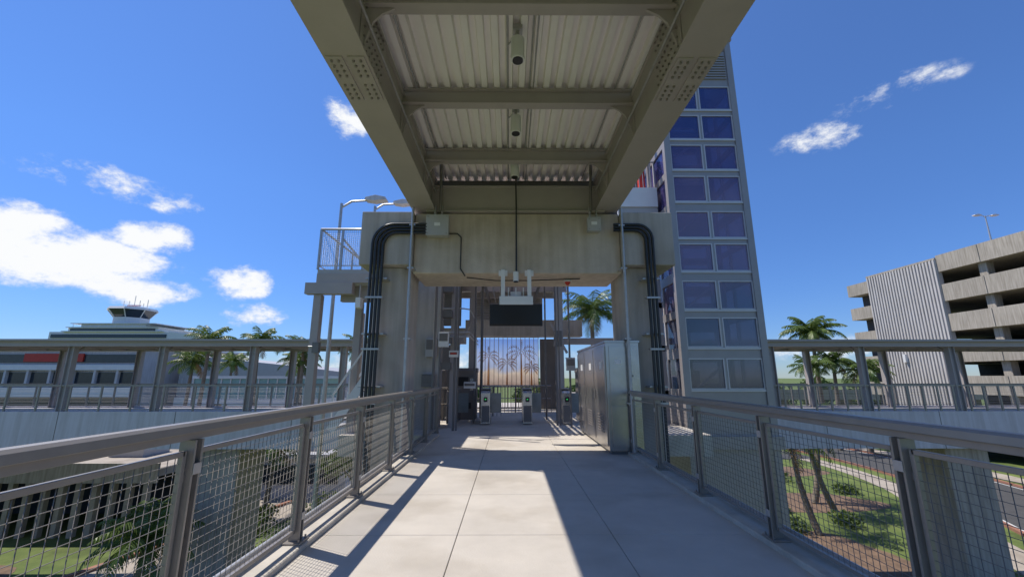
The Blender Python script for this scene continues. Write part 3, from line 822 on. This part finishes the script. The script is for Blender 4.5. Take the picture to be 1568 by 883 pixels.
palm(-13.8,26,-2.8,2.0,22,16,seed=32,lean=.3,tr=.12)
palm(-15.2,19.5,-4.6,1.5,20,18,seed=33,lean=.2,tr=.1)
palm(18.5,27,-1.9,2.2,16,16,seed=34,lean=1.2,tr=.14)
palm(20.5,29,-1.7,2.2,16,16,seed=35,lean=-1.0,tr=.14)
palm(15.5,24,-2.2,2.0,16,16,seed=36,lean=.8,tr=.13)

def shrub(name,blobs,n,size,seed,k='bush'):
    r=random.Random(seed); b=B()
    for (cx,cy,cz,rx,ry,rz) in blobs:
        for i in range(n):
            u=Vector((r.gauss(0,1),r.gauss(0,1),r.gauss(0,1))).normalized()*(r.random()**0.45)
            q=Vector((cx+u.x*rx,cy+u.y*ry,cz+u.z*rz)); a=Vector((r.gauss(0,1),r.gauss(0,1),r.gauss(0,1))).normalized(); c=a.cross(Vector((r.gauss(0,1),r.gauss(0,1),r.gauss(0,1)))).normalized()
            s=size*r.uniform(.6,1.4)
            b.add([q-a*s,q+c*s*.45,q+a*s,q-c*s*.45],[(0,1,2,3)],k)
    b.obj(name)
r=random.Random(4)
shrub('shrub_bed',[(-9.5+r.uniform(-3,2.5),13+r.uniform(0,9),GZ+.3,r.uniform(.5,.9),r.uniform(.5,.9),r.uniform(.3,.6)) for _ in range(9)],380,0.10,1)
shrub('shrub_bed',[(18+r.uniform(-4,6),28+r.uniform(-5,8),GZ+.3,r.uniform(.5,1.0),r.uniform(.5,1.0),r.uniform(.3,.6)) for _ in range(10)],350,0.11,2)
shrub('shrub_bed',[(-12+r.uniform(-4,5),28+r.uniform(-5,1),GZ+.4,r.uniform(.8,1.4),r.uniform(.6,1.2),r.uniform(.4,.8)) for _ in range(8)],300,0.13,3)
blobs=[]
for i in range(60):
    x=-120+4.5*i+r.uniform(-2,2)
    if -10<x<4: continue
    blobs.append((x,100+r.uniform(0,25),GZ+r.uniform(2,4),r.uniform(3,5),3,r.uniform(2.5,5.0)))
shrub('distant_tree_line',blobs,420,0.75,5)

def tree(x,y,h,rad,seed):
    r=random.Random(seed); b=B()
    b.tube([(x,y,GZ),(x+.1,y,GZ+h*.3),(x,y+.1,GZ+h*.5)],0.16,'trunk',10,r1=.1)
    C=[]
    for i in range(8):
        a=i*.8+r.uniform(-.3,.3); e=Vector((x+math.cos(a)*rad*.6,y+math.sin(a)*rad*.6,GZ+h*r.uniform(.6,.95)))
        b.tube([(x,y+.1,GZ+h*.45),((x+e.x)/2,(y+e.y)/2,GZ+h*.6),tuple(e)],0.07,'trunk',6,r1=.02); C.append(e)
    for c in C:
        for i in range(260):
            u=Vector((r.gauss(0,1),r.gauss(0,1),r.gauss(0,.8)))*rad*.22; q=c+u
            a=Vector((r.gauss(0,1),r.gauss(0,1),r.gauss(0,1))).normalized(); d=a.cross(Vector((r.gauss(0,1),r.gauss(0,1),r.gauss(0,1)))).normalized(); s=.12*r.uniform(.6,1.4)
            b.add([q-a*s,q+d*s*.5,q+a*s,q-d*s*.5],[(0,1,2,3)],'bush')
    b.obj('shade_tree')
tree(23,46,4.5,2.5,1); tree(26,58,5,3,2); tree(-9.5,27,4,2.0,3)

def car(x,y,rot,k):
    b=B()
    prof=[(-2.2,.35),(-2.25,.7),(-2.0,.85),(-1.3,.93),(-.75,1.38),(.75,1.42),(1.45,1.0),(2.1,.92),(2.2,.6),(2.15,.3)]
    b.prismy(prof[::-1],-.85,.85,k)
    b.prismy([(-1.15,.95),(-.72,1.33),(.72,1.37),(1.3,1.0)][::-1],-.865,.865,'win')
    for wx in (-1.35,1.4):
        for s in (-1,1): b.tube([(wx,s*.72,.32),(wx,s*.9,.32)],.32,'black',16); b.tube([(wx,s*.9,.32),(wx,s*.91,.32)],.18,'galv',12)
    o=b.obj('parked_car',bevel=.05); o.location=(x,y,GZ+.02); o.rotation_euler=(0,0,rot)
car(-24,43,0,'white'); car(-17,42.5,0,'steel_d')
# ------------------------------------------------------------------ world
w=bpy.data.worlds.new("World"); scene.world=w; w.use_nodes=True
nt=w.node_tree; N=nt.nodes; L=nt.links
bg=N["Background"]; bg.inputs[1].default_value=0.14
SX,SY=0.53,-0.27
el=math.atan(1/math.hypot(SX,SY)); az=math.atan2(-SX,-SY)
sky=N.new("ShaderNodeTexSky"); sky.sky_type='NISHITA'; sky.sun_disc=False
sky.sun_elevation=el; sky.sun_rotation=az; sky.air_density=1.0; sky.dust_density=0.0; sky.ozone_density=2.0
hsv=N.new("ShaderNodeHueSaturation"); hsv.inputs["Saturation"].default_value=1.14
L.new(sky.outputs[0],hsv.inputs["Color"])
tc=N.new("ShaderNodeTexCoord"); sep=N.new("ShaderNodeSeparateXYZ"); L.new(tc.outputs["Generated"],sep.inputs[0])
def mth(op,a,b_=None,c=None):
    n=N.new("ShaderNodeMath"); n.operation=op
    for i,v in enumerate((a,b_,c)):
        if v is None: continue
        if isinstance(v,(int,float)): n.inputs[i].default_value=v
        else: L.new(v,n.inputs[i])
    return n.outputs[0]
AZ=mth('MULTIPLY',mth('ARCTAN2',sep.outputs[0],sep.outputs[1]),57.2958)
EL0=mth('MULTIPLY',mth('ARCSINE',sep.outputs[2]),57.2958)
hr=N.new("ShaderNodeMapRange"); hr.inputs[1].default_value=0; hr.inputs[2].default_value=45; L.new(EL0,hr.inputs[0])
hc=N.new("ShaderNodeValToRGB"); e=hc.color_ramp.elements
e[0].position=0; e[0].color=(.36,.50,.84,1); e[1].position=1; e[1].color=(.90,.95,1.2,1)
q=e.new(.22); q.color=(.46,.62,.96,1); q=e.new(.5); q.color=(.66,.80,1.10,1)
L.new(hr.outputs[0],hc.inputs["Fac"])
tm=N.new("ShaderNodeMix"); tm.data_type='RGBA'; tm.blend_type='MULTIPLY'; tm.inputs[0].default_value=1
L.new(hsv.outputs[0],tm.inputs[6]); L.new(hc.outputs[0],tm.inputs[7])
nw=N.new("ShaderNodeTexNoise"); nw.inputs["Scale"].default_value=7; nw.inputs["Detail"].default_value=3; L.new(tc.outputs["Generated"],nw.inputs["Vector"])
sw=N.new("ShaderNodeSeparateColor"); L.new(nw.outputs["Color"],sw.inputs[0])
AZ=mth('ADD',AZ,mth('MULTIPLY',mth('SUBTRACT',sw.outputs[0],.5),6.0)); EL=mth('ADD',EL0,mth('MULTIPLY',mth('SUBTRACT',sw.outputs[1],.5),3.5))
bl=[(-52,12.3,7.5,3.6,1.3),(-46.5,11,8.5,3.8,1.35),(-42.0,14.3,5,2.3,1.2),(-42.5,8.8,6.5,2.1,1.2),(-33.8,10.9,4.4,2.4,1.15),(-31.1,7.2,4.6,1.8,1.1),
    (-46,18.8,8.5,1.9,.72),(-41,18.2,4,1.4,.7),(-23,31.5,4,3.2,.9),(40,26,4.5,1.9,.72),(46.5,27.8,6.5,1.9,.72),(-38.5,8.2,1.6,.7,.8),
    (-25,1.5,12,1.6,.8),(38,3,9,1.8,.7),(0,2.5,12,2.5,.8),(30,12,1.5,.5,.4)]
Mx=None
for (a,e_,sa,se,wt) in bl:
    q=mth('ADD',mth('POWER',mth('ABSOLUTE',mth('DIVIDE',mth('SUBTRACT',AZ,a),sa)),2),mth('POWER',mth('ABSOLUTE',mth('DIVIDE',mth('SUBTRACT',EL,e_),se)),2))
    v=mth('MULTIPLY',mth('MAXIMUM',mth('SUBTRACT',1.0,q),0.0),wt)
    Mx=v if Mx is None else mth('MAXIMUM',Mx,v)
nz=N.new("ShaderNodeTexNoise"); nz.inputs["Scale"].default_value=17; nz.inputs["Detail"].default_value=10; nz.inputs["Roughness"].default_value=.66
mpg=N.new("ShaderNodeMapping"); mpg.inputs["Scale"].default_value=(1,1,1.6); L.new(tc.outputs["Generated"],mpg.inputs["Vector"]); L.new(mpg.outputs[0],nz.inputs["Vector"])
dens=mth('ADD',Mx,mth('MULTIPLY',mth('SUBTRACT',nz.outputs["Fac"],.5),2.7))
sm=N.new("ShaderNodeMapRange"); sm.interpolation_type='SMOOTHSTEP'; sm.inputs[1].default_value=.28; sm.inputs[2].default_value=1.15; L.new(dens,sm.inputs[0])
gt=N.new("ShaderNodeMapRange"); gt.interpolation_type='SMOOTHSTEP'; gt.inputs[1].default_value=0.0; gt.inputs[2].default_value=.4; L.new(Mx,gt.inputs[0])
D=mth('MULTIPLY',sm.outputs[0],gt.outputs[0])
cr=N.new("ShaderNodeValToRGB"); cr.color_ramp.elements[0].position=.3; cr.color_ramp.elements[0].color=(4.6,5.1,6.0,1); cr.color_ramp.elements[1].position=.95; cr.color_ramp.elements[1].color=(6.9,7.0,7.1,1)
L.new(dens,cr.inputs["Fac"])
mix=N.new("ShaderNodeMix"); mix.data_type='RGBA'; L.new(D,mix.inputs[0]); L.new(tm.outputs[2],mix.inputs[6]); L.new(cr.outputs[0],mix.inputs[7])
L.new(mix.outputs[2],bg.inputs[0])
sl=bpy.data.lights.new("sun",'SUN'); sl.energy=5.0; sl.angle=math.radians(.5); sl.color=(1,.94,.86)
so=bpy.data.objects.new("sun",sl); scene.collection.objects.link(so)
so.rotation_euler=Vector((SX,SY,-1)).to_track_quat('-Z','Y').to_euler()
cd=bpy.data.cameras.new("camera"); cd.lens=14.6; cd.sensor_width=36; cd.clip_end=5000; cd.clip_start=.05
co=bpy.data.objects.new("camera",cd); scene.collection.objects.link(co)
co.location=(0,0,1.4); co.rotation_euler=(math.radians(102.0),0,math.radians(-.36)); scene.camera=co
scene.view_settings.view_transform='Standard'; scene.view_settings.look='None'; scene.view_settings.exposure=0
